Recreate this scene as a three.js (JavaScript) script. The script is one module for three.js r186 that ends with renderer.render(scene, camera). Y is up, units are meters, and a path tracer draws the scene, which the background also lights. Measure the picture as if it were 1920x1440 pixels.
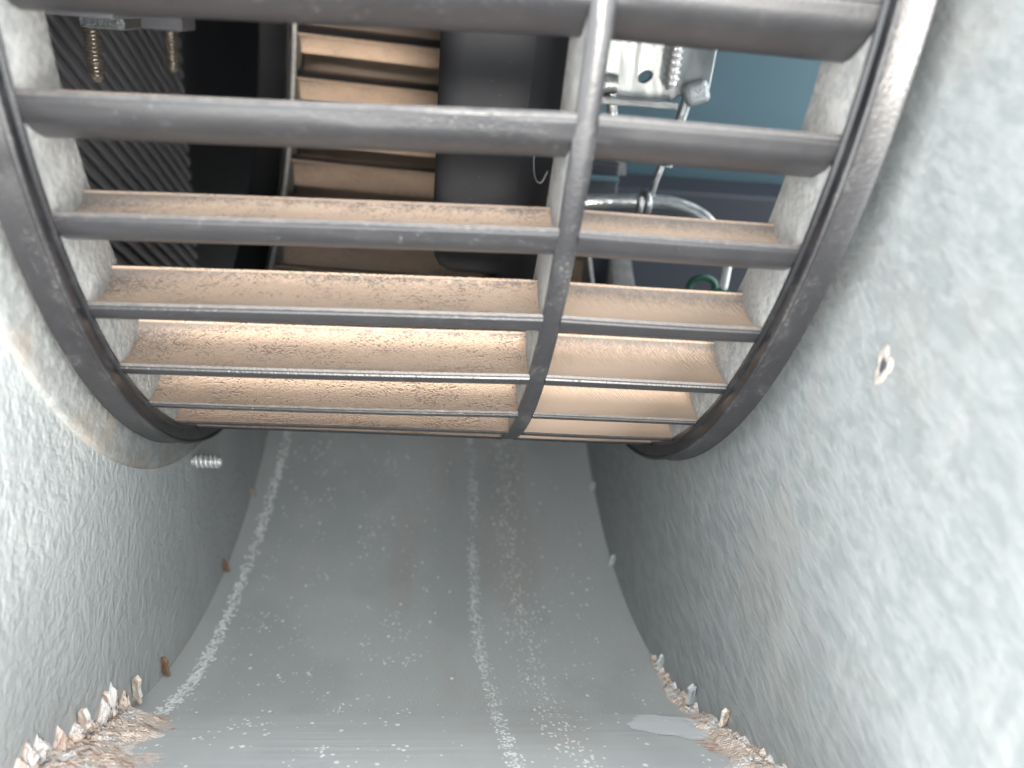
import * as THREE from 'three';
import { RoundedBoxGeometry } from 'three/addons/geometries/RoundedBoxGeometry.js';
import { mergeGeometries, mergeVertices, toCreasedNormals } from 'three/addons/utils/BufferGeometryUtils.js';

// ---------------------------------------------------------------- frame, camera, sky, sun, exposure
// Everything is measured in radii of the fan wheel (U metres), in a frame whose x axis is the axle and
// whose z axis points out through the blades; TILT turns that frame so that the outlet looks up at the sky.
const U = 0.12;
const TILT = new THREE.Quaternion().setFromAxisAngle(new THREE.Vector3(1, 0, 0), THREE.MathUtils.degToRad(-42));
const at = (x, y, z) => new THREE.Vector3(x, y, z).applyQuaternion(TILT).multiplyScalar(U);
const V = (x, y, z) => new THREE.Vector3(x, y, z);

const scene = new THREE.Scene();
const camera = new THREE.PerspectiveCamera(49.7, 4 / 3, 0.002, 60);
{
  const m = new THREE.Matrix4().set(
    0.99396, -0.04286, -0.10103, 0,
    0.08081, 0.90873, 0.40948, 0,
    0.07425, -0.41517, 0.90671, 0,
    0, 0, 0, 1);
  camera.position.copy(at(0.44427, -0.10651, 1.92988));
  camera.quaternion.copy(TILT).multiply(new THREE.Quaternion().setFromRotationMatrix(m));
  camera.focus = 1.42 * U;
  camera.userData.fStop = 16;
}
const renderer = new THREE.WebGLRenderer({ antialias: true });
renderer.toneMapping = THREE.LinearToneMapping;
renderer.toneMappingExposure = 6.4;
renderer.shadowMap.enabled = true;

const SUN = V(0.07, -0.15, 0.985).normalize().applyQuaternion(TILT);
{ // a pale hazy sky, whiter toward the horizon and round the sun
  const w = 512, h = 256, data = new Float32Array(w * h * 4), d = new THREE.Vector3();
  for (let j = 0; j < h; j++) for (let i = 0; i < w; i++) {
    const el = ((j + 0.5) / h - 0.5) * Math.PI, az = ((i + 0.5) / w - 0.5) * 2 * Math.PI;
    d.set(Math.cos(el) * Math.cos(az), Math.sin(el), Math.cos(el) * Math.sin(az));
    const up = Math.max(0, Math.sin(el)), hz = Math.pow(1 - up, 2.5);
    const sunny = Math.exp((d.dot(SUN) - 1) * 14);
    let r = 1.16 + 0.34 * hz, g = 1.22 + 0.32 * hz, b = 1.27 + 0.28 * hz;
    r += 0.7 * sunny; g += 0.66 * sunny; b += 0.6 * sunny;
    if (el < 0) { const k = Math.exp(el * 9); r = r * k + 0.22 * (1 - k); g = g * k + 0.21 * (1 - k); b = b * k + 0.19 * (1 - k); }
    const o = (j * w + i) * 4; data[o] = r; data[o + 1] = g; data[o + 2] = b; data[o + 3] = 1;
  }
  const sky = new THREE.DataTexture(data, w, h, THREE.RGBAFormat, THREE.FloatType);
  sky.mapping = THREE.EquirectangularReflectionMapping; sky.magFilter = THREE.LinearFilter; sky.needsUpdate = true;
  scene.background = sky; scene.environment = sky;
}
const sun = new THREE.DirectionalLight(new THREE.Color(1, 0.93, 0.84), 1.3);
sun.position.copy(SUN).multiplyScalar(3); sun.shadow.radius = 20;
sun.castShadow = true;
Object.assign(sun.shadow.camera, { left: -0.5, right: 0.5, top: 0.5, bottom: -0.5, near: 0.1, far: 6 });
sun.shadow.mapSize.set(2048, 2048);
scene.add(sun); scene.add(sun.target);

// ---------------------------------------------------------------- noise and textures
function rng(seed) { let s = seed >>> 0; return () => { s = (s + 0x6d2b79f5) | 0; let t = Math.imul(s ^ (s >>> 15), 1 | s); t = (t + Math.imul(t ^ (t >>> 7), 61 | t)) ^ t; return ((t ^ (t >>> 14)) >>> 0) / 4294967296; }; }
const hash = (x, y, s) => { let h = Math.imul(x, 374761393) ^ Math.imul(y, 668265263) ^ Math.imul(s, 1442695041); h = Math.imul(h ^ (h >>> 13), 1274126177); h ^= h >>> 16; return (h >>> 0) / 4294967296; };
function noise(u, v, nx, ny, s) { // tileable value noise on [0,1)²
  const x = u * nx, y = v * ny, x0 = Math.floor(x), y0 = Math.floor(y); let fx = x - x0, fy = y - y0;
  fx = fx * fx * (3 - 2 * fx); fy = fy * fy * (3 - 2 * fy);
  const m = (k, n) => ((k % n) + n) % n, xa = m(x0, nx), xb = m(x0 + 1, nx), ya = m(y0, ny), yb = m(y0 + 1, ny);
  const a = hash(xa, ya, s), b = hash(xb, ya, s), c = hash(xa, yb, s), d = hash(xb, yb, s);
  return a + (b - a) * fx + (c - a) * fy + (a - b - c + d) * fx * fy;
}
function fbm(u, v, nx, ny, s, oct = 4, gain = 0.5) { let a = 1, t = 0, w = 0; for (let i = 0; i < oct; i++) { t += a * noise(u, v, nx, ny, s + i); w += a; a *= gain; nx *= 2; ny *= 2; } return t / w; }
const clamp = (x, a = 0, b = 1) => Math.min(b, Math.max(a, x));
const step = (a, b, x) => { const t = clamp((x - a) / (b - a)); return t * t * (3 - 2 * t); };
const mix = (a, b, t) => a + (b - a) * t, mix3 = (a, b, t) => [mix(a[0], b[0], t), mix(a[1], b[1], t), mix(a[2], b[2], t)];
const enc = (x) => { x = clamp(x); return 255 * (x <= 0.0031308 ? 12.92 * x : 1.055 * Math.pow(x, 1 / 2.4) - 0.055); };
function finish(t, srgb, wrapT) { t.magFilter = THREE.LinearFilter; t.minFilter = THREE.LinearMipmapLinearFilter; t.generateMipmaps = true; t.wrapS = THREE.RepeatWrapping; t.wrapT = wrapT ?? THREE.RepeatWrapping; if (srgb) t.colorSpace = THREE.SRGBColorSpace; t.needsUpdate = true; return t; }
// f(u, v) gives { c: linear colour, h: height 0..1, r: roughness }
function surface(w, h, f, want = 'chr') {
  const c = want.includes('c') && new Uint8Array(w * h * 4), b = want.includes('h') && new Uint8Array(w * h * 4), r = want.includes('r') && new Uint8Array(w * h * 4);
  for (let j = 0; j < h; j++) for (let i = 0; i < w; i++) {
    const o = (j * w + i) * 4, q = f((i + 0.5) / w, (j + 0.5) / h);
    if (c) { c[o] = enc(q.c[0]); c[o + 1] = enc(q.c[1]); c[o + 2] = enc(q.c[2]); c[o + 3] = 255; }
    if (b) { b[o] = b[o + 1] = b[o + 2] = 255 * clamp(q.h); b[o + 3] = 255; }
    if (r) { r[o] = r[o + 1] = r[o + 2] = 255 * clamp(q.r); r[o + 3] = 255; }
  }
  const T = (d, s) => finish(new THREE.DataTexture(d, w, h, THREE.RGBAFormat), s);
  return { map: c && T(c, true), bumpMap: b && T(b), roughnessMap: r && T(r) };
}
function mat(tex, extra) { const o = { roughness: 1, metalness: 0, side: THREE.DoubleSide, ...extra }; for (const k of ['map', 'bumpMap', 'roughnessMap']) if (tex && tex[k]) o[k] = tex[k]; return new THREE.MeshStandardMaterial(o); }

const PEACH = [0.45, 0.33, 0.245], BROWN = [0.225, 0.163, 0.125], PALE = [0.56, 0.50, 0.44], CHAR = [0.0145, 0.0145, 0.016], SPECK = [0.06, 0.059, 0.06];
// a blade: v runs round the section, 0 at the outer edge, FRONT at the inner nose, 1 back at the outer edge
const FRONT = 0.42;
function bladeTex(seed, right) {
  return surface(1024, 512, (u, v) => {
    const x = u * 4;
    const n1 = fbm(u, v, 16, 12, seed, 4), n2 = fbm(u, v, 90, 60, seed + 9, 3), n3 = noise(u, v, 260, 130, seed + 20), big = fbm(u, v, 5, 3, seed + 31, 3);
    let dust, c, h, r;
    if (v < FRONT + 0.02) { // the hollow side that scoops up the dust
      const f = v / FRONT;
      const rag = right ? 0.05 * (n1 - 0.5) + 0.12 * (n2 - 0.5) + 0.12 * (n3 - 0.5) : 0.10 * (n1 - 0.5) + 0.16 * (n2 - 0.5) + 0.16 * (n3 - 0.5);
      dust = 1 - step(right ? 0.66 : 0.82, right ? 1.0 : 1.05, f + rag);
      if (!right) dust *= step(0.0, 0.34, u + (n2 - 0.5) * 0.16 + (n3 - 0.5) * 0.2 + (n1 - 0.5) * 0.12 + (1 - f) * 0.36); else dust *= 1 - 0.5 * step(0.88, 1.04, u + (n2 - 0.5) * 0.2 - (1 - f) * 0.2);
      dust = Math.max(dust, step(0.955, 0.985, f) * (0.7 + 0.3 * n2));
      const rip = noise(u + v * 0.5, v, 230, 36, seed + 40);
      const pit = right ? 0 : step(0.66, 0.80, noise(u + v * 0.1, v, 210, 110, seed + 50) * 0.56 + n1 * 0.36 + 0.14 * big);
      const rippled = right ? step(0.30, 0.8, f + (n1 - 0.5) * 0.2) : 0.3 * step(0.5, 0.9, f);
      c = mix3(PEACH, BROWN, right ? 0.08 * n2 + 0.28 * rippled * step(0.45, 0.8, rip) : 0.6 * pit + 0.16 * (n2 - 0.4) + 0.14 * (n3 - 0.5) + 0.25 * (big - 0.5));
      c = mix3([0.125, 0.112, 0.103], c, clamp(dust * 0.95 + 0.08 * n3));
      h = right ? 0.5 + 0.5 * rippled * (rip - 0.5) + 0.05 * (n3 - 0.5) : 0.5 + 0.14 * (n2 - 0.5) + 0.22 * (n3 - 0.5) - 0.32 * pit;
      h = mix(0.45, h, clamp(dust + 0.2)); r = mix(0.55, 0.97, dust);
    } else { // moulded plastic, freckled with dust
      const g = (v - FRONT) / (1 - FRONT);
      const sp = step(0.66, 0.84, n2 * 0.5 + n3 * 0.5) * step(0.45, 0.62, big + (n1 - 0.5) * 0.2);
      c = mix3(CHAR, SPECK, clamp(0.5 * sp + 0.10 * n1));
      h = 0.5 + 0.08 * (n3 - 0.5) + 0.10 * sp; r = 0.33 + 0.06 * n1 + 0.2 * sp;
      if (g > 0.965) { c = mix3(c, [0.12, 0.108, 0.1], 0.4 * n2); r = 0.5; }
    }
    return { c, h, r };
  });
}
// thin scratches and fine pits on a tile: returns a lookup (u, v) -> 0..1
function scratches(size, seed, n, len, ang, pits) {
  const d = new Float32Array(size * size), R = rng(seed), put = (x, y, k) => { const o = (((Math.round(y) % size) + size) % size) * size + ((Math.round(x) % size) + size) % size; d[o] = Math.max(d[o], k); };
  for (let k = 0; k < n; k++) { let x = R() * size, y = R() * size, a = ang + (R() - 0.5) * 1.3; const L = len * size * (0.3 + R()), s = 0.25 + 0.6 * R(); for (let i = 0; i < L; i++) { const e = Math.sin(Math.PI * i / L); put(x, y, s * e); x += Math.cos(a); y += Math.sin(a); a += (R() - 0.5) * 0.03; } }
  for (let k = 0; k < pits; k++) { const x = R() * size, y = R() * size, s = 0.4 + 0.6 * R(); put(x, y, s); put(x + 1, y, s * 0.8); if (R() > 0.5) { put(x, y + 1, s * 0.8); put(x + 1, y + 1, s * 0.7); } }
  return (u, v) => d[Math.min(size - 1, Math.floor(v * size)) * size + Math.min(size - 1, Math.floor(u * size))];
}
const M = {};
M.bladeL = [mat(bladeTex(3, false), { bumpScale: 0.00032 }), mat(bladeTex(77, false), { bumpScale: 0.00032 })];
M.bladeR = [mat(bladeTex(131, true), { bumpScale: 0.00022 }), mat(bladeTex(177, true), { bumpScale: 0.00022 })];
// u in radii along the rim, v in radii: fine pale dust
M.ringDust = mat(surface(512, 512, (u, v) => {
  const a = fbm(u, v, 60, 60, 5, 3), b = noise(u, v, 128, 128, 15), c = fbm(u, v, 6, 6, 25, 3);
  return { c: mix3(mix3([0.33, 0.322, 0.305], [0.225, 0.23, 0.225], step(0.4, 0.62, c * 0.6 + a * 0.4)), [0.36, 0.32, 0.28], 0.5 * step(0.52, 0.7, c) * b), h: 0.5 + 0.7 * (a - 0.5) + 0.35 * (b - 0.5), r: 0.85 };
}), { bumpScale: 0.0002 });
M.collar = mat(surface(512, 512, (u, v) => {
  const a = fbm(u, v, 50, 50, 7, 4), b = noise(u, v, 128, 128, 17), c = fbm(u, v, 5, 5, 27, 4), t = step(0.5, 0.68, c);
  return { c: mix3(mix3([0.23, 0.233, 0.224], [0.185, 0.19, 0.182], step(0.42, 0.6, a)), [0.19, 0.165, 0.138], 0.75 * t), h: 0.5 + 0.8 * (a - 0.5) + 0.25 * (b - 0.5), r: 0.6 + 0.3 * t };
}), { bumpScale: 0.0002, metalness: 0 });
const scP = scratches(512, 5, 46, 0.12, 0.2, 260);
M.plastic = mat(surface(512, 512, (u, v) => {
  const a = fbm(u, v, 10, 10, 61, 5), b = noise(u, v, 150, 150, 71), s = step(0.7, 0.9, b * 0.6 + a * 0.5), dusty = step(0.5, 0.75, a), k = scP(u, v);
  return { c: mix3(CHAR, SPECK, clamp(0.14 * dusty + 0.4 * s + 1.2 * k)), h: 0.5 + 0.10 * (b - 0.5) - 0.2 * k, r: 0.26 + 0.10 * a + 0.15 * s + 0.3 * k };
}), { bumpScale: 0.0002 });
M.web = mat(surface(512, 512, (u, v) => {
  const a = fbm(u, v, 6, 6, 81, 5), b = noise(u, v, 180, 180, 91), s = step(0.955, 0.98, b);
  return { c: mix3([0.040, 0.041, 0.045], SPECK, clamp(0.12 * a + 0.7 * s)), h: 0.5, r: 0.55 + 0.15 * a };
}), {});
const ZINC = [0.365, 0.377, 0.368], scL = scratches(1024, 21, 60, 0.05, 1.2, 700), scR = scratches(1024, 22, 40, 0.06, 2.2, 500);
M.wallL = mat(surface(1024, 1024, (u, v) => {
  const warp = 0.03 * (fbm(u, v, 6, 6, 201, 3) - 0.5);
  const wr = Math.abs(fbm(u + warp, v + warp * 1.5, 20, 26, 211, 4, 0.62) - 0.5) * 2, f = fbm(u, v, 120, 60, 221, 3), bigp = fbm(u, v, 5, 4, 231, 4), k = scL(u, v);
  const drip = step(0.56, 0.72, fbm(u, v, 34, 2, 236, 3)) * step(0.42, 0.6, fbm(u, v, 6, 5, 238, 3));
  const h = 0.3 + 0.55 * Math.pow(wr, 0.7) + 0.3 * (f - 0.5) + 0.25 * (bigp - 0.5) - 0.1 * k;
  let c = mix3(ZINC, [0.315, 0.328, 0.321], clamp(0.55 * step(0.35, 0.65, bigp) + 0.4 * (f - 0.4))); c = mix3(c, [0.38, 0.375, 0.355], 0.35 * drip); c = mix3(c, [0.55, 0.55, 0.54], 0.7 * k);
  return { c, h, r: 0.46 + 0.2 * f + 0.15 * drip };
}), { bumpScale: 0.00055 });
M.wallR = mat(surface(1024, 1024, (u, v) => {
  const wu = u + 0.012 * (noise(u, v, 20, 20, 240) - 0.5), wv = v + 0.012 * (noise(u, v, 20, 20, 239) - 0.5);
  const a = fbm(wu + wv * 0.15, wv, 24, 66, 241, 3, 0.5), b = fbm(u, v, 70, 180, 251, 2), g = fbm(u, v, 4, 4, 261, 4), k = scR(u, v);
  const drip = step(0.56, 0.72, fbm(u, v, 30, 2, 266, 3)) * step(0.42, 0.6, fbm(u, v, 5, 5, 268, 3));
  let c = mix3([0.222, 0.236, 0.233], [0.262, 0.274, 0.270], step(0.34, 0.64, a * 0.75 + b * 0.25)); c = mix3(c, [0.262, 0.246, 0.22], 0.4 * step(0.5, 0.68, g)); c = mix3(c, [0.31, 0.31, 0.297], 0.3 * drip); c = mix3(c, [0.55, 0.55, 0.54], 0.7 * k);
  return { c, h: 0.5 + 0.75 * (a - 0.5) + 0.25 * (b - 0.5) - 0.1 * k, r: 0.45 + 0.2 * b + 0.1 * drip };
}), { bumpScale: 0.00036 });
// the scroll: u across (x -0.07..0.99), v along the curve, 2 radii per tile; white zinc bloom thrown off the ring and the disc
const XWR = 0.990, FX0 = -0.068, FW = 1.058, FV = 2.2;
{
  const W = 2048, H = 2048, bloom = new Float32Array(W * H), R = rng(9);
  const spot = (x, v, rx, ry, k) => { // x in radii, v in radii
    const cx = (x - FX0) / FW * W, cy = v / FV * H, ax = rx / FW * W, ay = ry / FV * H;
    for (let j = Math.floor(cy - ay); j <= cy + ay; j++) for (let i = Math.floor(cx - ax); i <= cx + ax; i++) {
      if (i < 0 || i >= W) continue; const q = ((i - cx) / ax) ** 2 + ((j - cy) / ay) ** 2; if (q > 1) continue;
      const o = (((j % H) + H) % H) * W + i; bloom[o] = Math.max(bloom[o], k * (1 - q * q));
    }
  };
  const g = () => (R() + R() + R() - 1.5) / 1.3;
  const wob = (v, n, p) => 0.006 * Math.sin(2 * Math.PI * n * v / FV + p);
  for (let k = 0; k < 2100; k++) { const v = R() * FV; if (R() > 1.7 * fbm(0.2, v / FV, 3, 26, 77, 3) - 0.05) continue; spot(-0.010 + 0.020 * g() + wob(v, 2, 0), v, 0.0014 + 0.0036 * R(), 0.002 + 0.0065 * R(), 0.5 + 0.45 * R()); }
  for (let k = 0; k < 1700; k++) { const v = R() * FV; if (R() > 1.7 * fbm(0.6, v / FV, 3, 22, 78, 3) - 0.1) continue; spot(0.592 + 0.020 * g() + wob(v, 2, 1), v, 0.0011 + 0.0026 * R(), 0.002 + 0.005 * R(), 0.35 + 0.5 * R()); }
  for (let k = 0; k < 1000; k++) { const t = R(), q = R() ** 4; spot(t < 0.66 ? 0.03 + 0.5 * R() ** 1.4 : 0.6 + 0.33 * R(), R() * FV, 0.0014 + 0.0036 * q, 0.002 + 0.007 * q, 0.4 + 0.5 * R()); }
  for (let k = 0; k < 38; k++) { const cx = 0.04 + 0.46 * R(), cv = R() * FV, m = 3 + 9 * R(); for (let i = 0; i < m; i++) spot(cx + 0.028 * g(), cv + 0.05 * g(), 0.0013 + 0.0026 * R(), 0.002 + 0.0045 * R(), 0.45 + 0.45 * R()); }
  for (let k = 0; k < 700; k++) spot(0.70 + 0.06 * g(), R() * FV, 0.0016 + 0.002 * R(), 0.0025 + 0.005 * R(), 0.3 + 0.5 * R());
  const f = (u, v) => {
    const i = Math.min(W - 1, Math.floor(u * W)), j = Math.min(H - 1, Math.floor(v * H)), b = bloom[j * W + i];
    const a = fbm(u, v, 7, 9, 301, 4), n = noise(u, v, 300, 300, 311), tan = step(0.5, 0.72, fbm(u, v, 9, 5, 321, 3) * 0.8 + 0.3 * Math.exp(-(((u - 0.74) / 0.07) ** 2)) + 0.12 * Math.exp(-(((u - 0.45) / 0.2) ** 2)) - 0.05);
    let c = mix3([0.455, 0.466, 0.452], [0.405, 0.42, 0.41], step(0.35, 0.65, a)); c = mix3(c, [0.38, 0.325, 0.275], 0.28 * tan + 0.08 * (n - 0.5));
    return { c: mix3(c, [0.95, 0.94, 0.91], b), h: 0.4 + 0.12 * (n - 0.5) + 0.12 * (a - 0.5) + 0.4 * b, r: 0.5 + 0.15 * a + 0.3 * b };
  };
  M.scroll = mat(surface(W, H, f), { bumpScale: 0.0006, metalness: 0 });
  // the outlet sheet: v runs from the lap (0) outward, 0.8 radii per tile; the bloom lines run on, rust creeps in from both corners
  M.outlet = mat(surface(1024, 1024, (u, v) => {
    const vv = (0.95 + v * 0.8 / FV) % 1, q = f(u, vv), x = FX0 + u * FW, S = v * 0.8;
    const st = fbm(u, v, 3, 60, 431, 4), cl = fbm(u, v, 7, 9, 441, 4), e = fbm(u, v, 16, 14, 451, 5), n = noise(u, v, 170, 130, 461);
    let c = mix3(q.c, [0.47, 0.48, 0.48], 0.12 + 0.30 * step(0.4, 0.62, st * 0.6 + cl * 0.4));
    const i = Math.min(W - 1, Math.floor(u * W)), j = Math.min(H - 1, Math.floor(vv * H)); c = mix3(c, [0.95, 0.94, 0.91], 0.85 * bloom[j * W + i]);
    const dl = (x - FX0) / (0.10 + 0.10 * S), dr = (XWR - x) / (0.05 + 0.06 * S);
    const rl = step(0.46, 0.60, e * 0.9 + 0.52 - 0.5 * dl) * (dl < 2 ? 1 : 0), rr = step(0.46, 0.6, e * 0.9 + 0.5 - 0.5 * dr) * (dr < 2 ? 1 : 0);
    c = mix3(c, mix3([0.62, 0.50, 0.43], [0.40, 0.22, 0.15], step(0.5, 0.8, n * 0.6 + cl * 0.5)), 0.85 * Math.max(rl * step(0.25, 0.6, n), rr));
    const pale = step(0.5, 0.6, e * 0.75 + 0.45 - 0.9 * Math.hypot((x - 0.90) / 0.09, (S - 0.09) / 0.12) + 0.3); c = mix3(c, [0.66, 0.67, 0.67], 0.8 * pale);
    return { c, h: 0.4 + 0.2 * (st - 0.5) + 0.3 * pale + 0.3 * Math.max(rl, rr) * n, r: 0.5 + 0.15 * cl + 0.3 * Math.max(rl, rr) };
  }), { bumpScale: 0.0005 });
}
M.dusty = mat(surface(256, 256, (u, v) => { const a = fbm(u, v, 6, 6, 901, 5); return { c: mix3([0.46, 0.36, 0.285], [0.36, 0.29, 0.235], a), h: a, r: 0.95 }; }), { bumpScale: 0.0003 });
M.sheet = mat(surface(512, 512, (u, v) => { const a = fbm(u, v, 4, 40, 401, 4), b = fbm(u, v, 8, 8, 411, 4), n = noise(u, v, 200, 200, 421), w = step(0.9, 0.97, n);
  return { c: mix3(mix3([0.54, 0.55, 0.55], [0.44, 0.455, 0.455], step(0.35, 0.65, b)), [0.6, 0.6, 0.58], 0.6 * w), h: 0.5 + 0.3 * (a - 0.5) + 0.1 * (n - 0.5), r: 0.45 + 0.2 * b }; }), { bumpScale: 0.0005 });
M.rust = mat(surface(512, 512, (u, v) => {
  const a = fbm(u, v, 9, 9, 501, 5), b = fbm(u, v, 30, 18, 511, 4), n = noise(u, v, 150, 150, 521);
  let c = mix3([0.64, 0.525, 0.44], [0.42, 0.27, 0.19], step(0.5, 0.68, b * 0.7 + a * 0.35)); c = mix3(c, [0.66, 0.62, 0.585], 0.9 * step(0.46, 0.62, a)); c = mix3(c, [0.24, 0.12, 0.08], 0.6 * step(0.72, 0.85, n * 0.5 + b * 0.55));
  return { c, h: 0.5 * b + 0.5 * n, r: 0.95 };
}), { bumpScale: 0.0008 });
M.rustDark = mat(surface(128, 128, (u, v) => { const a = fbm(u, v, 8, 8, 551, 4); return { c: mix3([0.30, 0.215, 0.155], [0.19, 0.105, 0.07], step(0.4, 0.65, a)), h: a, r: 0.95 }; }), { bumpScale: 0.0005 });
M.motor = new THREE.MeshPhysicalMaterial({ specularIntensity: 0.45, roughness: 1, metalness: 0, side: THREE.DoubleSide, ...surface(256, 256, (u, v) => { const a = fbm(u, v, 6, 6, 581, 4), n = noise(u, v, 120, 120, 591); return { c: mix3([0.013, 0.013, 0.0148], [0.10, 0.12, 0.12], 0.05 * a + 0.4 * step(0.97, 0.99, n)), h: 0.5, r: 0.62 + 0.1 * a }; }, 'cr') });
M.bloom = mat(surface(256, 256, (u, v) => { const a = fbm(u, v, 7, 9, 601, 5); return { c: mix3([0.62, 0.64, 0.66], [0.36, 0.375, 0.37], step(0.45, 0.7, a)), h: a, r: 0.85 }; }), { bumpScale: 0.0004 });
const plain = (c, rough, metal = 0, extra = {}) => new THREE.MeshStandardMaterial({ color: new THREE.Color().setRGB(...c), roughness: rough, metalness: metal, side: THREE.DoubleSide, ...extra });
const brushed = (base, dark, seed, nx, ny) => mat(surface(256, 256, (u, v) => { const a = fbm(u, v, nx, ny, seed, 4), b = fbm(u, v, 9, 9, seed + 9, 4); return { c: mix3(base, dark, clamp(0.5 * a + 0.6 * (b - 0.3))), h: 0.5 * a + 0.5 * b, r: 0.26 + 0.3 * b }; }), { metalness: 0.85, bumpScale: 0.0004 });
M.zincBright = brushed([0.50, 0.52, 0.52], [0.20, 0.215, 0.22], 701, 40, 14);
M.brass = brushed([0.52, 0.44, 0.36], [0.30, 0.25, 0.20], 731, 8, 40);
M.steel = brushed([0.66, 0.66, 0.66], [0.4, 0.4, 0.41], 761, 8, 40);
const painted = (c, d, seed) => mat(surface(256, 256, (u, v) => { const a = fbm(u, v, 4, 4, seed, 5), n = noise(u, v, 110, 110, seed + 7); return { c: mix3(c, d, clamp(0.7 * a + 0.25 * (n - 0.5))), h: 0.5 + 0.2 * (n - 0.5), r: 0.55 + 0.2 * a }; }), { bumpScale: 0.0002 });
M.teal = painted([0.050, 0.104, 0.128], [0.042, 0.090, 0.113], 801);
M.navy = painted([0.017, 0.021, 0.033], [0.012, 0.015, 0.024], 821);
M.black = painted([0.07, 0.074, 0.082], [0.055, 0.058, 0.064], 841);
M.rib = painted([0.30, 0.29, 0.305], [0.24, 0.235, 0.245], 861);
M.pale = mat(surface(128, 128, (u, v) => { const a = fbm(u, v, 6, 6, 571, 4); return { c: mix3([0.50, 0.42, 0.36], [0.40, 0.37, 0.34], a), h: a, r: 0.9 }; }), { bumpScale: 0.0004 });
M.screw = plain([0.62, 0.62, 0.60], 0.38, 0.45);
M.green = plain([0.008, 0.075, 0.045], 0.5);
M.white = plain([0.78, 0.78, 0.76], 0.35);
M.hair = plain([0.22, 0.21, 0.21], 0.5);

// ---------------------------------------------------------------- objects
const taken = new Map();
function numbered(name) { const k = taken.get(name) ?? 0; taken.set(name, k + 1); return k ? `${name}_${String(k).padStart(3, '0')}` : name; }
function thing(name, label, category, pos, opts = {}) { // a group at the thing's base; its children are drawn in wheel radii about that base
  const o = new THREE.Group(); o.name = numbered(name); o.quaternion.copy(TILT); o.position.copy(at(...pos)); scene.add(o);
  o.userData = { label, category, ...opts }; o.base = V(...pos); return o;
}
const scaled = new WeakMap();
function part(parent, name, geometry, material, opts) { // geometry given in the common frame (radii) unless opts.local
  let g = geometry;
  if (!opts?.local) {
    g = geometry.clone(); const b = parent.base ?? V(0, 0, 0); g.translate(-b.x, -b.y, -b.z); g.scale(U, U, U);
  }
  const m = new THREE.Mesh(g, material); m.name = name; m.castShadow = m.receiveShadow = true; parent.add(m); m.base = parent.base;
  if (opts?.data) Object.assign(m.userData, opts.data);
  return m;
}
function sub(parent, name) { const g = new THREE.Group(); g.name = name; g.base = parent.base; parent.add(g); return g; }
// a ring round the x axis from a closed section [[x, r], ...]; uv in radii
function ring(section, seg = 180, tile = 1, a0 = 0, a1 = Math.PI * 2, closed = true) {
  const pts = closed ? [...section, section[0]] : section, pos = [], uv = [], idx = []; let L = 0; const S = [0];
  for (let i = 1; i < pts.length; i++) { L += Math.hypot(pts[i][0] - pts[i - 1][0], pts[i][1] - pts[i - 1][1]); S.push(L); }
  for (let k = 0; k <= seg; k++) { const a = a0 + (a1 - a0) * k / seg;
    pts.forEach(([x, r], i) => { pos.push(x, r * Math.sin(a), r * Math.cos(a)); uv.push(a / tile, S[i] / tile); }); }
  const n = pts.length;
  for (let k = 0; k < seg; k++) for (let i = 0; i < n - 1; i++) { const a = k * n + i, b = a + 1, c = a + n, d = c + 1; idx.push(a, c, b, b, c, d); }
  const g = new THREE.BufferGeometry(); g.setAttribute('position', new THREE.Float32BufferAttribute(pos, 3)); g.setAttribute('uv', new THREE.Float32BufferAttribute(uv, 2)); g.setIndex(idx);
  return toCreasedNormals(g, 0.6);
}
function tube(pts, r, seg = 40, rad = 12) { return new THREE.TubeGeometry(new THREE.CatmullRomCurve3(pts.map((p) => V(...p))), seg, r, rad, false); }
function box(x0, x1, y0, y1, z0, z1, bev = 0.004) { const g = new RoundedBoxGeometry(x1 - x0, y1 - y0, z1 - z0, 2, bev); g.translate((x0 + x1) / 2, (y0 + y1) / 2, (z0 + z1) / 2); return g; }

// ---- the fan wheel
const N = 43, PITCH = 2 * Math.PI / N, T0 = -0.079, XM0 = 0.5957, XM1 = 0.6206, XR = 0.9041, RA = 0.8876, RR = 1.0344;
const TWL = 0.0213, TWR = 0.018;
const wheel = thing('drum_fan', 'dark plastic drum fan with rows of dusty curved blades inside the grey housing', 'fan', [0, 0, 0]);
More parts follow.
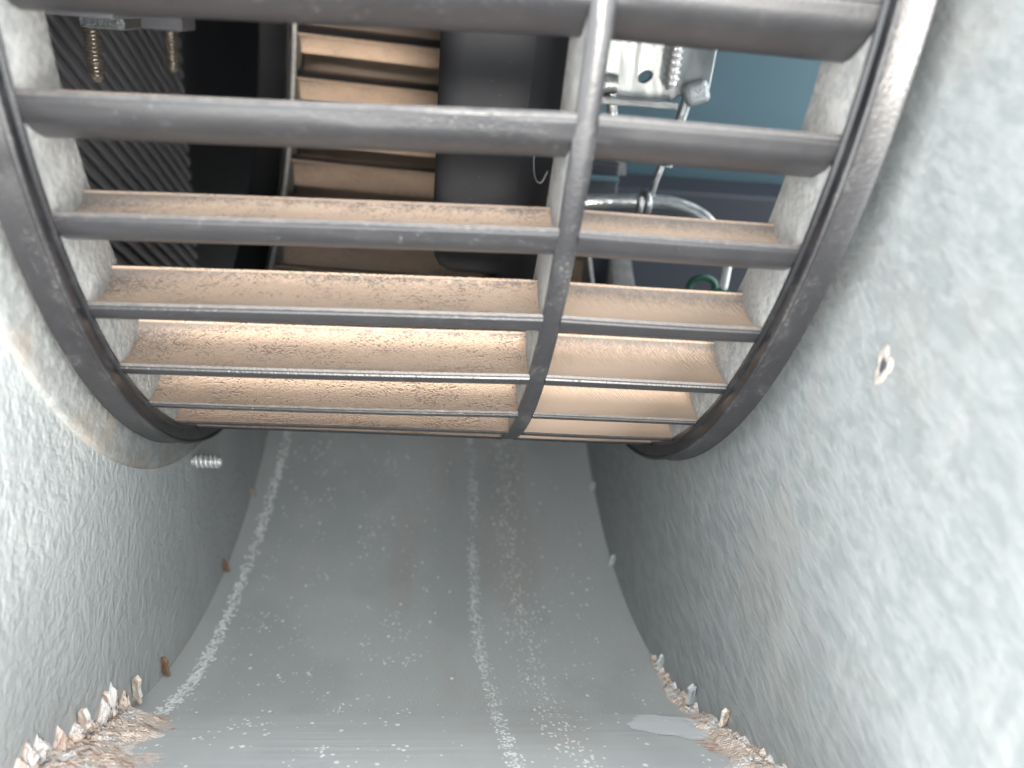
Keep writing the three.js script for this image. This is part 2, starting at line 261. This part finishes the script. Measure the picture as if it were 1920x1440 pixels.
// section as [depth below the tip circle, drop below the tip]
const FRONT_PTS = [[0, 0], [0.006, 0.0075], [0.015, 0.0160], [0.025, 0.0235], [0.036, 0.0295], [0.047, 0.0338], [0.058, 0.0365], [0.07, 0.0375], [0.08, 0.0366], [0.088, 0.0342], [0.0935, 0.0312]];
const BACK_PTS = [[0.0955, 0.0318], [0.0952, 0.0345], [0.091, 0.0430], [0.082, 0.0580], [0.068, 0.0700], [0.053, 0.0735], [0.038, 0.0680], [0.024, 0.0580], [0.012, 0.0480], [0.004, 0.0395], [-0.0015, 0.0310], [-0.0035, 0.0220], [-0.0045, 0.0130], [-0.0048, 0.0080], [-0.0030, 0.0062], [-0.0026, 0.0030], [0, 0]];
function bladeGeo(x0, x1, tw0, tw1, nx, uoff, bow) {
  const ring_ = [...FRONT_PTS, ...BACK_PTS], nf = FRONT_PTS.length, n = ring_.length, vv = [];
  let L = 0; const S = ring_.map((p, i) => { if (i) L += Math.hypot(p[0] - ring_[i - 1][0], p[1] - ring_[i - 1][1]); return L; });
  const Lf = S[nf - 1];
  for (let i = 0; i < n; i++) vv.push(i < nf ? S[i] / Lf * FRONT : FRONT + (S[i] - Lf) / (L - Lf) * (1 - FRONT));
  const pos = [], uv = [], idx = [];
  for (let k = 0; k <= nx; k++) { const t = k / nx, x = x0 + (x1 - x0) * t, tw = tw0 + (tw1 - tw0) * t, w = bow * Math.sin(Math.PI * t);
    ring_.forEach(([d, q], i) => { const r = 1 - d, a = tw - q / r; pos.push(x, (r + w) * Math.sin(a), (r + w) * Math.cos(a)); uv.push(t * (1 - 2e-3) + 1e-3 + uoff, vv[i] * 0.998 + 0.001); }); }
  for (let k = 0; k < nx; k++) for (let i = 0; i < n - 1; i++) { const a = k * n + i, b = a + 1, c = a + n, d = c + 1; idx.push(a, b, c, b, d, c); }
  const g = new THREE.BufferGeometry(); g.setAttribute('position', new THREE.Float32BufferAttribute(pos, 3)); g.setAttribute('uv', new THREE.Float32BufferAttribute(uv, 2)); g.setIndex(idx);
  const out = toCreasedNormals(g, 0.5); out.scale(U, U, U); return out;
}
{
  const geoL = [bladeGeo(0, XM0, 0, TWL, 10, 0, 0.0015), bladeGeo(0, XM0, 0, TWL, 10, 0, -0.001)];
  const geoR = [bladeGeo(XM1, XR, TWL, TWR, 6, 0, 0), bladeGeo(XM1, XR, TWL, TWR, 6, 0, 0.001)];
  for (let k = 0; k < N; k++) {
    const a = T0 - PITCH * k;
    for (const [geo, mt] of [[geoL, M.bladeL], [geoR, M.bladeR]]) {
      const b = part(wheel, 'blade', geo[(k >> 1) % 2], mt[k % 2], { local: true });
      b.rotation.x = -a; // turning about the axle
    }
  }
  for (const [s, x] of [[-1, 0], [1, XR]]) {
    const e = sub(wheel, 'end_ring'), w = s < 0 ? 0.0421 : 0.04, X = (d) => x + s * d;
    part(e, 'ring_plate', ring([[X(0), 0.9985], [X(0), RA + 0.002], [X(0.002), RA], [X(0.011), RA], [X(0.011), 0.9985]], 200, 0.5), M.ringDust);
    part(e, 'rim', ring([[X(0.0005), 0.9985], [X(-0.0012), 1.001], [X(-0.0012), 1.006], [X(0.003), 1.009], [X(0.003), RR - 0.008], [X(-0.001), RR - 0.004], [X(0.000), RR - 0.0005], [X(0.003), RR + 0.0008], [X(0.007), RR - 0.003], [X(w - 0.006), RR - 0.001], [X(w - 0.001), RR + 0.001], [X(w), RR - 0.004], [X(w), 0.9985]], 220, 0.4), M.plastic);
  }
  const hub = sub(wheel, 'hub_ring');
  part(hub, 'ring_plate', ring([[XM0, 0.994], [XM0, RA - 0.018], [XM0 + 0.003, RA - 0.021], [XM1, RA - 0.021], [XM1, 0.994]], 200, 0.5), M.ringDust);
  part(hub, 'rim', ring([[XM0 - 0.001, 0.994], [XM0 - 0.001, 1.0015], [XM0 + 0.003, 1.004], [XM1 - 0.003, 1.004], [XM1 + 0.001, 1.0015], [XM1 + 0.001, 0.994]], 220, 0.4), M.plastic);
  part(wheel, 'hub_disc', ring([[XM0 + 0.009, RA - 0.0195], [XM0 + 0.009, 0.70], [0.594, 0.675], [0.578, 0.662], [0.478, 0.656], [0.459, 0.647], [0.447, 0.628], [0.441, 0.59], [0.440, 0.06], [0.452, 0.06], [0.452, 0.60], [0.47, 0.64], [0.585, 0.65], [0.612, 0.69], [0.612, RA - 0.0195]], 180, 0.7), M.motor);
  const shaft = new THREE.CylinderGeometry(0.055, 0.055, 1.5, 32); shaft.rotateZ(Math.PI / 2); shaft.translate(1.15, 0, 0);
  part(wheel, 'shaft', shaft, M.steel);
}

// ---- the housing: two side panels, the curved scroll sheet between them and the outlet sheet that laps over it
const XL = -0.068, XW = 0.990, PHI0 = THREE.MathUtils.degToRad(-57), RS = 1.52;
const D = [Math.sin(THREE.MathUtils.degToRad(33)), Math.cos(THREE.MathUtils.degToRad(33))]; // outlet direction (y, z)
const SEND = 0.95, PHI1 = THREE.MathUtils.degToRad(-347);
const rScroll = (a) => { const t = (PHI0 - a) / (PHI0 - PHI1); return t < 0.2 ? RS : RS - 0.44 * Math.pow((t - 0.2) / 0.8, 1.15); };
const housing = thing('fan_housing', 'grey galvanised scroll housing with mottled side walls and rust in its corners', 'fan housing', [0.46, -1.2, 0.3]);
{
  const outline = []; // (z, y)
  for (let k = 0; k <= 90; k++) { const a = PHI0 + (PHI1 - PHI0) * k / 90, r = rScroll(a) + 0.004; outline.push([r * Math.cos(a), r * Math.sin(a)]); }
  const f0 = [RS * Math.cos(PHI0), RS * Math.sin(PHI0)];
  const cut = outline[outline.length - 1], s1 = cut[0] * D[1] + cut[1] * D[0];
  const lip = Math.max(0, SEND - s1);
  outline.push([cut[0] + D[1] * lip, cut[1] + D[0] * lip], [f0[0] + D[1] * SEND + 0.839 * 0.12 * D[0], f0[1] + D[0] * SEND + 0.12 * 0.8], [f0[0] + D[1] * 0.68, f0[1] + D[0] * 0.68]);
  const panel = (x, s, name, m, tile, hr) => {
    const sh = new THREE.Shape(outline.map(([z, y]) => new THREE.Vector2(z, y))), hole = new THREE.Path(); hole.absarc(0, 0, hr, 0, Math.PI * 2, true); sh.holes.push(hole);
    const g = new THREE.ExtrudeGeometry(sh, { depth: 0.012, bevelEnabled: false, curveSegments: 96 });
    const p = g.attributes.position, uv = g.attributes.uv;
    for (let i = 0; i < p.count; i++) { const z = p.getX(i), y = p.getY(i), d = p.getZ(i); p.setXYZ(i, x + s * d, y, z); uv.setXY(i, z / tile, y / tile); }
    if (s > 0) { const q = g.attributes.position.array, w = uv.array; for (let i = 0; i < p.count; i += 3) { for (let c = 0; c < 3; c++) { const t = q[(i + 1) * 3 + c]; q[(i + 1) * 3 + c] = q[(i + 2) * 3 + c]; q[(i + 2) * 3 + c] = t; } for (let c = 0; c < 2; c++) { const t = w[(i + 1) * 2 + c]; w[(i + 1) * 2 + c] = w[(i + 2) * 2 + c]; w[(i + 2) * 2 + c] = t; } } }
    g.computeVertexNormals();
    return part(housing, name, g, m);
  };
  const pl = panel(XL, -1, 'side_panel', M.wallL, 0.9, 1.074), pr = panel(XW, 1, 'side_panel', M.wallR, 0.9, 0.945);
  // inlet collars: a rolled bead on the panel, then a throat drawn outwards
  part(housing, 'inlet_collar', ring([[XL, 1.085], [XL + 0.0035, 1.0835], [XL + 0.0065, 1.079], [XL + 0.0085, 1.068], [XL + 0.011, 1.05], [XL + 0.0155, 1.02], [XL + 0.0175, 1.0], [XL + 0.012, 1.0], [XL - 0.004, 1.02], [XL - 0.004, 1.083]], 220, 0.6), M.collar);
  part(housing, 'inlet_throat', ring([[XL + 0.0175, 0.999], [XL + 0.004, 0.968], [XL - 0.025, 0.942], [XL - 0.05, 0.934], [XL - 0.055, 0.938], [XL - 0.02, 0.955], [XL + 0.01, 0.999]], 200, 0.6), M.motor);
  part(housing, 'inlet_collar', ring([[XW - 0.001, 0.95], [XW - 0.001, 0.942], [XW + 0.012, 0.934], [XW + 0.06, 0.93], [XW + 0.06, 0.938], [XW + 0.0125, 0.95]], 200, 0.6), M.collar);
  // the scroll sheet, its inner face textured with the bloom
  const strip = (a0, a1, n, r0, tex) => {
    const pos = [], uv = [], idx = []; let L = 0, prev = null; const nx = 12, th = 0.010, rows = [];
    for (let k = 0; k <= n; k++) { const a = a0 + (a1 - a0) * k / n, r = r0(a), p = [r * Math.cos(a), r * Math.sin(a)]; if (prev) L += Math.hypot(p[0] - prev[0], p[1] - prev[1]); prev = p; rows.push([a, r, L]); }
    for (const t of [0, th]) { for (const [a, r, l] of rows) for (let i = 0; i <= nx; i++) { const x = XL + (XW - XL) * i / nx; pos.push(x, (r + t) * Math.sin(a), (r + t) * Math.cos(a)); uv.push((x - FX0) / FW * 0.998 + 0.001, l / FV); } }
    const st = (nx + 1), half = rows.length * st;
    for (let k = 0; k < n; k++) for (let i = 0; i < nx; i++) { const a = k * st + i, b = a + 1, c = a + st, d = c + 1; idx.push(a, c, b, b, c, d, half + a, half + b, half + c, half + b, half + d, half + c); }
    for (let i = 0; i < nx; i++) { idx.push(i, i + 1, half + i, i + 1, half + i + 1, half + i); const e = n * st + i; idx.push(e, half + e, e + 1, e + 1, half + e, half + e + 1); }
    const g = new THREE.BufferGeometry(); g.setAttribute('position', new THREE.Float32BufferAttribute(pos, 3)); g.setAttribute('uv', new THREE.Float32BufferAttribute(uv, 2)); g.setIndex(idx); return toCreasedNormals(g, 0.6);
  };
  part(housing, 'scroll_sheet', strip(PHI0 + 0.02, -2.45, 60, rScroll), M.scroll);
  part(housing, 'scroll_back', strip(-2.45, PHI1, 80, rScroll), M.dusty);
  // outlet sheet: flat, lapped 5 mm over the end of the scroll, slightly wavy at the lap
  {
    const nx = 40, ns = 24, pos = [], uv = [], idx = [];
    for (const t of [0, 0.011]) for (let k = 0; k <= ns; k++) for (let i = 0; i <= nx; i++) {
      const x = XL + 0.002 + (XW - XL - 0.004) * i / nx, q = i / nx, lead = -0.035 - 0.012 * Math.sin(q * 3.1) + 0.004 * Math.sin(q * 17), s = mix(lead, 0.68, Math.pow(k / ns, 1.4));
      const a = s < 0 ? s / RS : 0, lift = 0.0042 - t + 0.0030 * step(0.55, 1, q) * Math.exp(-Math.abs(s) * 9) + 0.001 * Math.sin(q * 9 + 1);
      const r = RS - lift; let y, z; // follows the scroll under the lap, then runs straight out
      if (s < 0) { const ph = PHI0 + a; y = r * Math.sin(ph); z = r * Math.cos(ph); } else { y = r * Math.sin(PHI0) + D[0] * s; z = r * Math.cos(PHI0) + D[1] * s; }
      pos.push(x, y, z); uv.push((x - FX0) / FW * 0.996 + 0.002, (s + 0.05) / 0.8);
    }
    const st = nx + 1, half = (ns + 1) * st;
    for (let k = 0; k < ns; k++) for (let i = 0; i < nx; i++) { const a = k * st + i, b = a + 1, c = a + st, d = c + 1; idx.push(a, b, c, b, d, c, half + a, half + c, half + b, half + b, half + c, half + d); }
    for (let i = 0; i < nx; i++) idx.push(i, half + i, i + 1, i + 1, half + i, half + i + 1);
    const g = new THREE.BufferGeometry(); g.setAttribute('position', new THREE.Float32BufferAttribute(pos, 3)); g.setAttribute('uv', new THREE.Float32BufferAttribute(uv, 2)); g.setIndex(idx);
    part(housing, 'outlet_sheet', toCreasedNormals(g, 0.6), M.outlet);
  }
  // floor point at arc position s (0 where the scroll ends) and its inward normal
  const floorAt = (s) => s < 0 ? { y: RS * Math.sin(PHI0 + s / RS), z: RS * Math.cos(PHI0 + s / RS), ny: -Math.sin(PHI0 + s / RS), nz: -Math.cos(PHI0 + s / RS) } : { y: RS * Math.sin(PHI0) + D[0] * s, z: RS * Math.cos(PHI0) + D[1] * s, ny: -Math.sin(PHI0), nz: -Math.cos(PHI0) };
  // rust packed into a corner: a lumpy fillet between wall and floor whose upper and outer edges are ragged
  const crust = (xw, s, s0, s1, wallH, floorW, seed, lift) => {
    const ns = 110, nw = 26, pos = [], uv = [], idx = [];
    for (let k = 0; k <= ns; k++) { const t = k / ns, S = mix(s0, s1, t), f = floorAt(S), hw = wallH(t) * (0.35 + 1.5 * Math.pow(fbm(t, 0.3, 26, 4, seed, 3), 1.6) * 1.4) + 0.11 * Math.pow(fbm(t, 0.55, 30, 4, seed + 3, 2), 4) * (s > 0 ? 1 : 0.1), fw = floorW(t) * (0.45 + 1.0 * fbm(t, 0.7, 11, 4, seed + 5, 3)) * (0.55 + 0.45 * step(0, 0.25, t));
      for (let i = 0; i <= nw; i++) { const w = i / nw; let up, out;
        if (w < 0.45) { up = hw * (1 - w / 0.45); out = 0; } else { up = 0; out = fw * (w - 0.45) / 0.55; }
        const edge = Math.min(1, Math.min(w, 1 - w) * 6) * Math.min(1, Math.min(t, 1 - t) * 8), b = lift * (0.2 + 1.25 * fbm(t, w, 60, 16, seed + 9, 4)) * edge * (w > 0.5 ? mix(1, 0.32, (w - 0.5) * 2) : 1) - 0.003 * (1 - edge);
        const nw_ = w < 0.45 ? 1 : Math.max(0, 1 - (w - 0.45) * 6), nf_ = w > 0.45 ? 1 : Math.max(0, 1 - (0.45 - w) * 6), q = Math.hypot(nw_, nf_);
        pos.push(xw + s * (out + b * nw_ / q), f.y + f.ny * (up + 0.0075 * (S > -0.04 ? 1 : 0) + b * nf_ / q), f.z + f.nz * (up + 0.0075 * (S > -0.04 ? 1 : 0) + b * nf_ / q)); uv.push(S / 0.25, (w * (hw + fw)) / 0.25); }
    }
    const st = nw + 1; for (let k = 0; k < ns; k++) for (let i = 0; i < nw; i++) { const a = k * st + i, b = a + 1, c = a + st, d = c + 1; idx.push(a, c, b, b, c, d); }
    const g = new THREE.BufferGeometry(); g.setAttribute('position', new THREE.Float32BufferAttribute(pos, 3)); g.setAttribute('uv', new THREE.Float32BufferAttribute(uv, 2)); g.setIndex(idx); g.computeVertexNormals(); return g;
  };
  part(housing, 'rust_crust', crust(XL, 1, -0.085, 0.42, (t) => 0.012 + 0.006 * t, (t) => 0.075 + 0.06 * t, 31, 0.018), M.rust, { data: { label: 'crust of orange rust in the left corner' } });
  part(housing, 'rust_crust', crust(XW, -1, -0.42, -0.05, (t) => 0.006 + 0.010 * t, (t) => 0.009 + 0.030 * t, 47, 0.010), M.rust);
  part(housing, 'rust_crust', crust(XW, -1, -0.06, 0.42, (t) => 0.007 + 0.002 * t, (t) => 0.035 + 0.045 * t, 53, 0.011), M.rust, { data: { label: 'crust of orange rust in the right corner' } });
  // bent tabs of the scroll edge pushed through slots along the side walls
  const TR = rng(41);
  const tabGeo = (w, l, slot) => { const pts = []; // a torn tongue with an uneven outline
    for (let k = 0; k <= 14; k++) { const t = k / 14, side = t < 0.5 ? -1 : 1, up = t < 0.5 ? t * 2 : 2 - t * 2, ww = w * (up > 0.8 ? Math.sqrt(Math.max(0.02, 1 - ((up - 0.8) / 0.2) ** 2)) : 1) * (0.75 + 0.5 * TR()); pts.push(new THREE.Vector2(side * ww, l * up * (0.93 + 0.14 * TR()))); }
    const sh = new THREE.Shape(pts); if (slot) { const h = new THREE.Path(); h.absellipse(0, l * 0.55, w * 0.34, l * 0.2, 0, Math.PI * 2, true); sh.holes.push(h); }
    return new THREE.ExtrudeGeometry(sh, { depth: 0.004, bevelEnabled: true, bevelSize: 0.0012, bevelThickness: 0.0014, bevelSegments: 2, curveSegments: 8 }); };
  const tab = (x, s, a, r, w, l, m, lean, slot) => {
    const g = tabGeo(w, l, slot); g.rotateZ(lean); g.translate(0, 0, -0.003); // drawn in x-y, thickness along z
    g.rotateY(s * -0.5); g.translate(x, r * Math.sin(a), r * Math.cos(a)); part(housing, 'tab', g, m);
  };
  const dg = THREE.MathUtils.degToRad;
  for (const [a, r, w, l, m, le, sl] of [[-99, 1.503, 0.008, 0.022, M.dusty, 0.1, 0], [-86, 1.508, 0.0065, 0.034, M.rustDark, 0.25, 0], [-66.8, 1.51, 0.0075, 0.042, M.rustDark, 0.03, 1], [-60.5, 1.508, 0.0075, 0.062, M.rust, -0.08, 0], [-55.5, 1.503, 0.009, 0.055, M.rust, 0.12, 0], [-51, 1.5, 0.009, 0.045, M.rust, -0.2, 0]]) tab(XL + 0.008, 1, dg(a), r, w, l, m, le, sl);
  for (const [a, r, w, l, m, le, sl] of [[-102, 1.512, 0.010, 0.030, M.sheet, 0.2, 0], [-88.5, 1.508, 0.007, 0.032, M.sheet, -0.1, 0], [-68.6, 1.508, 0.0055, 0.036, M.sheet, 0.0, 0], [-60.3, 1.506, 0.0085, 0.05, M.bloom, 0.12, 1], [-53.5, 1.502, 0.006, 0.036, M.rust, 0.05, 0]]) tab(XW - 0.008, -1, dg(a), r, w, l, m, le, sl);
  // self-tapping screw through the left panel below the wheel
  {
    const sc = sub(housing, 'screw'); const c = [-1.075, 0.275];
    const coil = []; for (let k = 0; k <= 90; k++) { const t = k / 90, a = t * Math.PI * 2 * 5; coil.push([XL + 0.008 + 0.052 * t, c[0] + 0.0115 * Math.cos(a), c[1] + 0.0115 * Math.sin(a)]); }
    const core = new THREE.CylinderGeometry(0.0095, 0.0095, 0.064, 16); core.rotateZ(Math.PI / 2); core.translate(XL + 0.031, ...c);
    part(sc, 'shank', core, M.screw); part(sc, 'thread', tube(coil, 0.0042, 160, 6), M.screw);
  }
  // an empty rivet hole in the right panel: a ragged dimple with a pale ring and a dark eye
  {
    const cy = -0.459, cz = 1.048, hole = sub(housing, 'rivet_hole');
    const burr = ring([[XW - 0.0005, 0.019], [XW - 0.003, 0.0145], [XW - 0.0035, 0.0105], [XW - 0.001, 0.0075], [XW - 0.0005, 0.0075]], 28, 0.3); const p = burr.attributes.position;
    for (let i = 0; i < p.count; i++) { const a = Math.atan2(p.getY(i), p.getZ(i)), k = 1 + 0.22 * Math.sin(3 * a + 1) + 0.12 * Math.sin(5 * a); p.setY(i, p.getY(i) * k * 1.35); p.setZ(i, p.getZ(i) * k * 0.8); }
    burr.computeVertexNormals(); burr.translate(0, cy, cz); part(hole, 'burr', burr, M.pale);
    const eye = new THREE.CylinderGeometry(0.007, 0.007, 0.004, 20); eye.rotateZ(Math.PI / 2); eye.scale(1, 1.45, 0.7); eye.translate(XW - 0.0005, cy, cz); part(hole, 'eye', eye, M.black);
  }
}

// ---- seen through the left inlet
const cab = thing('cabinet', 'black cabinet walls around the blower beyond the left inlet', 'cabinet', [-0.5, 0, 0], { kind: 'structure' });
part(cab, 'wall_panel', box(-0.56, -0.52, -2.2, 2.2, -3.2, 1.4), M.black);
part(cab, 'wall_panel', box(-0.52, -0.082, -2.2, 1.3, 1.2, 1.24), M.black);
part(cab, 'wall_panel', box(-0.082, 2.6, -2.24, -2.2, -3.2, 1.2), M.black);
part(cab, 'wall_panel', box(-0.52, 2.6, 2.2, 2.24, -3.2, 1.2), M.black);
part(cab, 'wall_panel', box(-0.52, 0.6, -2.2, 2.2, -3.2, -3.16), M.black);

{ // partition round the housing, between the left chamber and the rest
  const sh = new THREE.Shape([[-3.2, -2.2], [1.2, -2.2], [1.2, 2.2], [-3.2, 2.2]].map(([z, y]) => new THREE.Vector2(z, y))), h = new THREE.Path(); h.absarc(0, 0, 1.5, 0, Math.PI * 2, true); sh.holes.push(h);
  const g = new THREE.ExtrudeGeometry(sh, { depth: 0.01, bevelEnabled: false, curveSegments: 48 }); g.rotateY(-Math.PI / 2); g.translate(-0.083, 0, 0); part(cab, 'wall_panel', g, M.black);
}
const vent = thing('ribbed_panel', 'black panel of slanting parallel ribs seen through the left inlet', 'ribbed panel', [-0.42, -0.5, -0.5]);
part(vent, 'backing', box(-0.45, -0.43, -1.5, 0.35, -1.1, 0.75), M.black);
for (let k = 0; k < 44; k++) { // slanting bars, each its own part, clipped to the panel
  const dir = [-0.55, -0.835], z0 = 0.72 - 0.072 * k, y0 = 0.30; // (y, z) direction
  let p = [], t0 = 0, t1 = 5.0;
  const clip = (o, d, lo, hi) => { let a = (lo - o) / d, b = (hi - o) / d; if (a > b) [a, b] = [b, a]; t0 = Math.max(t0, a); t1 = Math.min(t1, b); };
  const zs = z0 + 1.2; clip(y0, dir[0], -1.48, 0.34); clip(zs, dir[1], -1.08, 0.73); if (t1 - t0 < 0.05) continue;
  const a = [-0.418, y0 + dir[0] * t0, zs + dir[1] * t0], b = [-0.418, y0 + dir[0] * t1, zs + dir[1] * t1];
  const len = Math.hypot(b[1] - a[1], b[2] - a[2]), g = new RoundedBoxGeometry(0.026, 0.026, len, 2, 0.008);
  g.rotateX(Math.atan2(-(b[1] - a[1]), b[2] - a[2])); g.translate(-0.418, (a[1] + b[1]) / 2, (a[2] + b[2]) / 2);
  part(vent, 'rib', g, M.rib);
}

function bolt(x, z, yTop, yBot, r, turns, label, m, axisLean = 0) {
  const b = thing('threaded_bolt', label, 'bolt', [x, yTop, z], { group: 'threaded bolts seen through the wheel' });
  const len = yTop - yBot, core = new THREE.CylinderGeometry(r * 0.86, r * 0.86, len, 20); core.translate(x, (yTop + yBot) / 2, z);
  part(b, 'shank', core, m);
  const tip = new THREE.CylinderGeometry(r * 0.86, r * 0.5, r * 0.7, 20); tip.translate(x, yBot - r * 0.35, z); part(b, 'tip', tip, m);
  const pts = []; const n = turns * 14; for (let k = 0; k <= n; k++) { const t = k / n, a = t * turns * Math.PI * 2; pts.push([x + r * 0.9 * Math.cos(a), yTop - len * t, z + r * 0.9 * Math.sin(a)]); }
  part(b, 'thread', tube(pts, len / turns * 0.30, n, 5), m);
  return b;
}
const b1 = bolt(-0.236, 0.12, -0.19, -0.292, 0.0155, 14, 'brassy threaded bolt end nearest the left ring, under a shiny square nut', M.brass);
part(b1, 'nut', box(-0.245, -0.158, -0.202, -0.165, 0.06, 0.16, 0.006), M.zincBright);
const b2 = bolt(-0.21, -0.3, -0.2, -0.302, 0.0150, 12, 'second brassy threaded bolt end, further in and thinner, left of the far ring', M.brass);
part(b2, 'nut', box(-0.265, -0.165, -0.215, -0.175, -0.36, -0.24, 0.006), M.rib);
const strap = thing('clamp_strap', 'dark metal strap behind the two brassy bolts at the top left', 'strap', [-0.28, -0.17, 0]);
part(strap, 'plate', box(-0.33, -0.13, -0.178, -0.15, -0.5, 0.3, 0.005), M.rib);
part(strap, 'upstand', box(-0.33, -0.31, -0.15, 0.15, -0.5, 0.3, 0.004), M.rib);

// ---- seen through the right inlet
const teal = thing('cabinet_wall', 'flat teal painted cabinet wall beyond the right inlet', 'wall', [1.6, -0.5, -0.8], { kind: 'structure' });
part(teal, 'panel', box(0.7, 3.2, -0.62, 2.2, -0.86, -0.82), M.teal);
const dark = thing('cabinet_base', 'dark navy cabinet base below the teal wall', 'base', [1.6, -1.2, -0.6], { kind: 'structure' });
part(dark, 'panel', box(0.7, 3.2, -2.2, -0.56, -0.80, -0.55, 0.02), M.navy);

part(teal, 'roof', box(1.02, 2.8, -2.2, 2.2, 0.9, 0.94), M.teal);

const br = thing('mounting_bracket', 'galvanised mounting bracket with a slot and a bolt inside the right inlet', 'bracket', [0.92, -0.1, -0.1]);
{
  const sh = new THREE.Shape(); sh.moveTo(0.775, 0.2); sh.lineTo(0.79, -0.27); sh.lineTo(0.98, -0.274); sh.lineTo(1.0, -0.255); sh.lineTo(1.06, -0.262); sh.lineTo(1.072, -0.235); sh.lineTo(1.082, 0.2); sh.closePath();
  const h = new THREE.Path(); h.absellipse(0.918, -0.222, 0.020, 0.014, 0, Math.PI * 2, true, 0.5); sh.holes.push(h);
  const g = new THREE.ExtrudeGeometry(sh, { depth: 0.014, bevelEnabled: true, bevelSize: 0.004, bevelThickness: 0.004, bevelSegments: 2 }); g.translate(0, 0, -0.114); part(br, 'plate', g, M.zincBright);
  const fl = box(0.785, 0.985, -0.284, -0.268, -0.1, -0.02, 0.005); part(br, 'flange', fl, M.zincBright);
  const lug = new THREE.CylinderGeometry(0.022, 0.022, 0.075, 20); lug.rotateZ(Math.PI / 2); lug.translate(0.81, -0.243, -0.075); part(br, 'lug', lug, M.white2 ?? M.zincBright);
  const ear = new RoundedBoxGeometry(0.062, 0.055, 0.045, 3, 0.016); ear.rotateZ(0.35); ear.translate(1.037, -0.247, -0.08); part(br, 'ear', ear, M.zincBright);
  const pin = tube([[0.835, -0.262, -0.06], [0.845, -0.31, -0.06], [0.85, -0.36, -0.06]], 0.013, 10, 10); part(br, 'pin', pin, M.zincBright);
  const pin2 = tube([[1.02, -0.265, -0.08], [1.012, -0.31, -0.08], [1.0, -0.42, -0.09]], 0.013, 10, 10); part(br, 'pin', pin2, M.zincBright);
}
bolt(0.968, -0.055, -0.10, -0.232, 0.017, 9, 'silver threaded bolt end standing in front of the galvanised bracket', M.steel);

const rod = thing('bent_rod', 'shiny bent steel rod with a wire twisted round it inside the right inlet', 'rod', [0.95, -0.52, -0.15]);
part(rod, 'bar', tube([[0.70, -0.545, -0.15], [0.80, -0.533, -0.15], [0.90, -0.524, -0.15], [0.98, -0.520, -0.15], [1.04, -0.521, -0.15], [1.10, -0.535, -0.14], [1.14, -0.56, -0.12], [1.155, -0.60, -0.10]], 0.0185, 60, 16), M.zincBright);
{
  const pts = []; for (let k = 0; k <= 30; k++) { const t = k / 30, a = t * Math.PI * 2 * 1.4 + 1; pts.push([0.955 + 0.03 * t, -0.522 + 0.025 * Math.cos(a), -0.15 + 0.025 * Math.sin(a)]); }
  pts.push([0.988, -0.47, -0.135], [0.996, -0.43, -0.13], [1.0, -0.38, -0.125]);
  part(rod, 'wire', tube(pts, 0.0085, 120, 8), M.zincBright);
}
const loop = thing('green_loop', 'green plastic loop low behind the blades at the right', 'loop', [1.2, -0.735, -0.25]);
{ const t = new THREE.TorusGeometry(0.032, 0.009, 12, 40); t.scale(1.15, 1, 1); t.translate(1.18, -0.757, -0.2); part(loop, 'band', t, M.green); }
const peg = thing('white_peg', 'small white peg beside the green loop', 'peg', [1.22, -0.75, -0.16]);
{ const c = new THREE.CapsuleGeometry(0.011, 0.055, 6, 14); c.translate(1.221, -0.705, -0.15); part(peg, 'pin', c, M.white); const f = new THREE.CylinderGeometry(0.028, 0.03, 0.012, 20); f.translate(1.221, -0.752, -0.15); part(peg, 'foot', f, M.green); }
const jb = thing('cable_box', 'small dark box with a pale blue tube end behind the hub ring', 'box', [0.87, -0.5, -0.6]);
part(jb, 'case', box(0.74, 0.955, -0.60, -0.47, -0.56, -0.4, 0.01), M.navy);
{ const c = new THREE.CylinderGeometry(0.009, 0.009, 0.1, 14); c.rotateZ(Math.PI / 2); c.translate(0.90, -0.512, -0.385); part(jb, 'tube', c, M.teal); }
const hair = thing('fibre', 'single curled grey fibre hanging on the hub disc', 'fibre', [0.6, -0.3, 0.65]);
part(hair, 'strand', tube([[0.598, -0.265, 0.60], [0.594, -0.30, 0.612], [0.592, -0.325, 0.645], [0.592, -0.333, 0.69], [0.594, -0.327, 0.735], [0.596, -0.305, 0.775]], 0.0014, 40, 6), M.hair);

renderer.render(scene, camera);
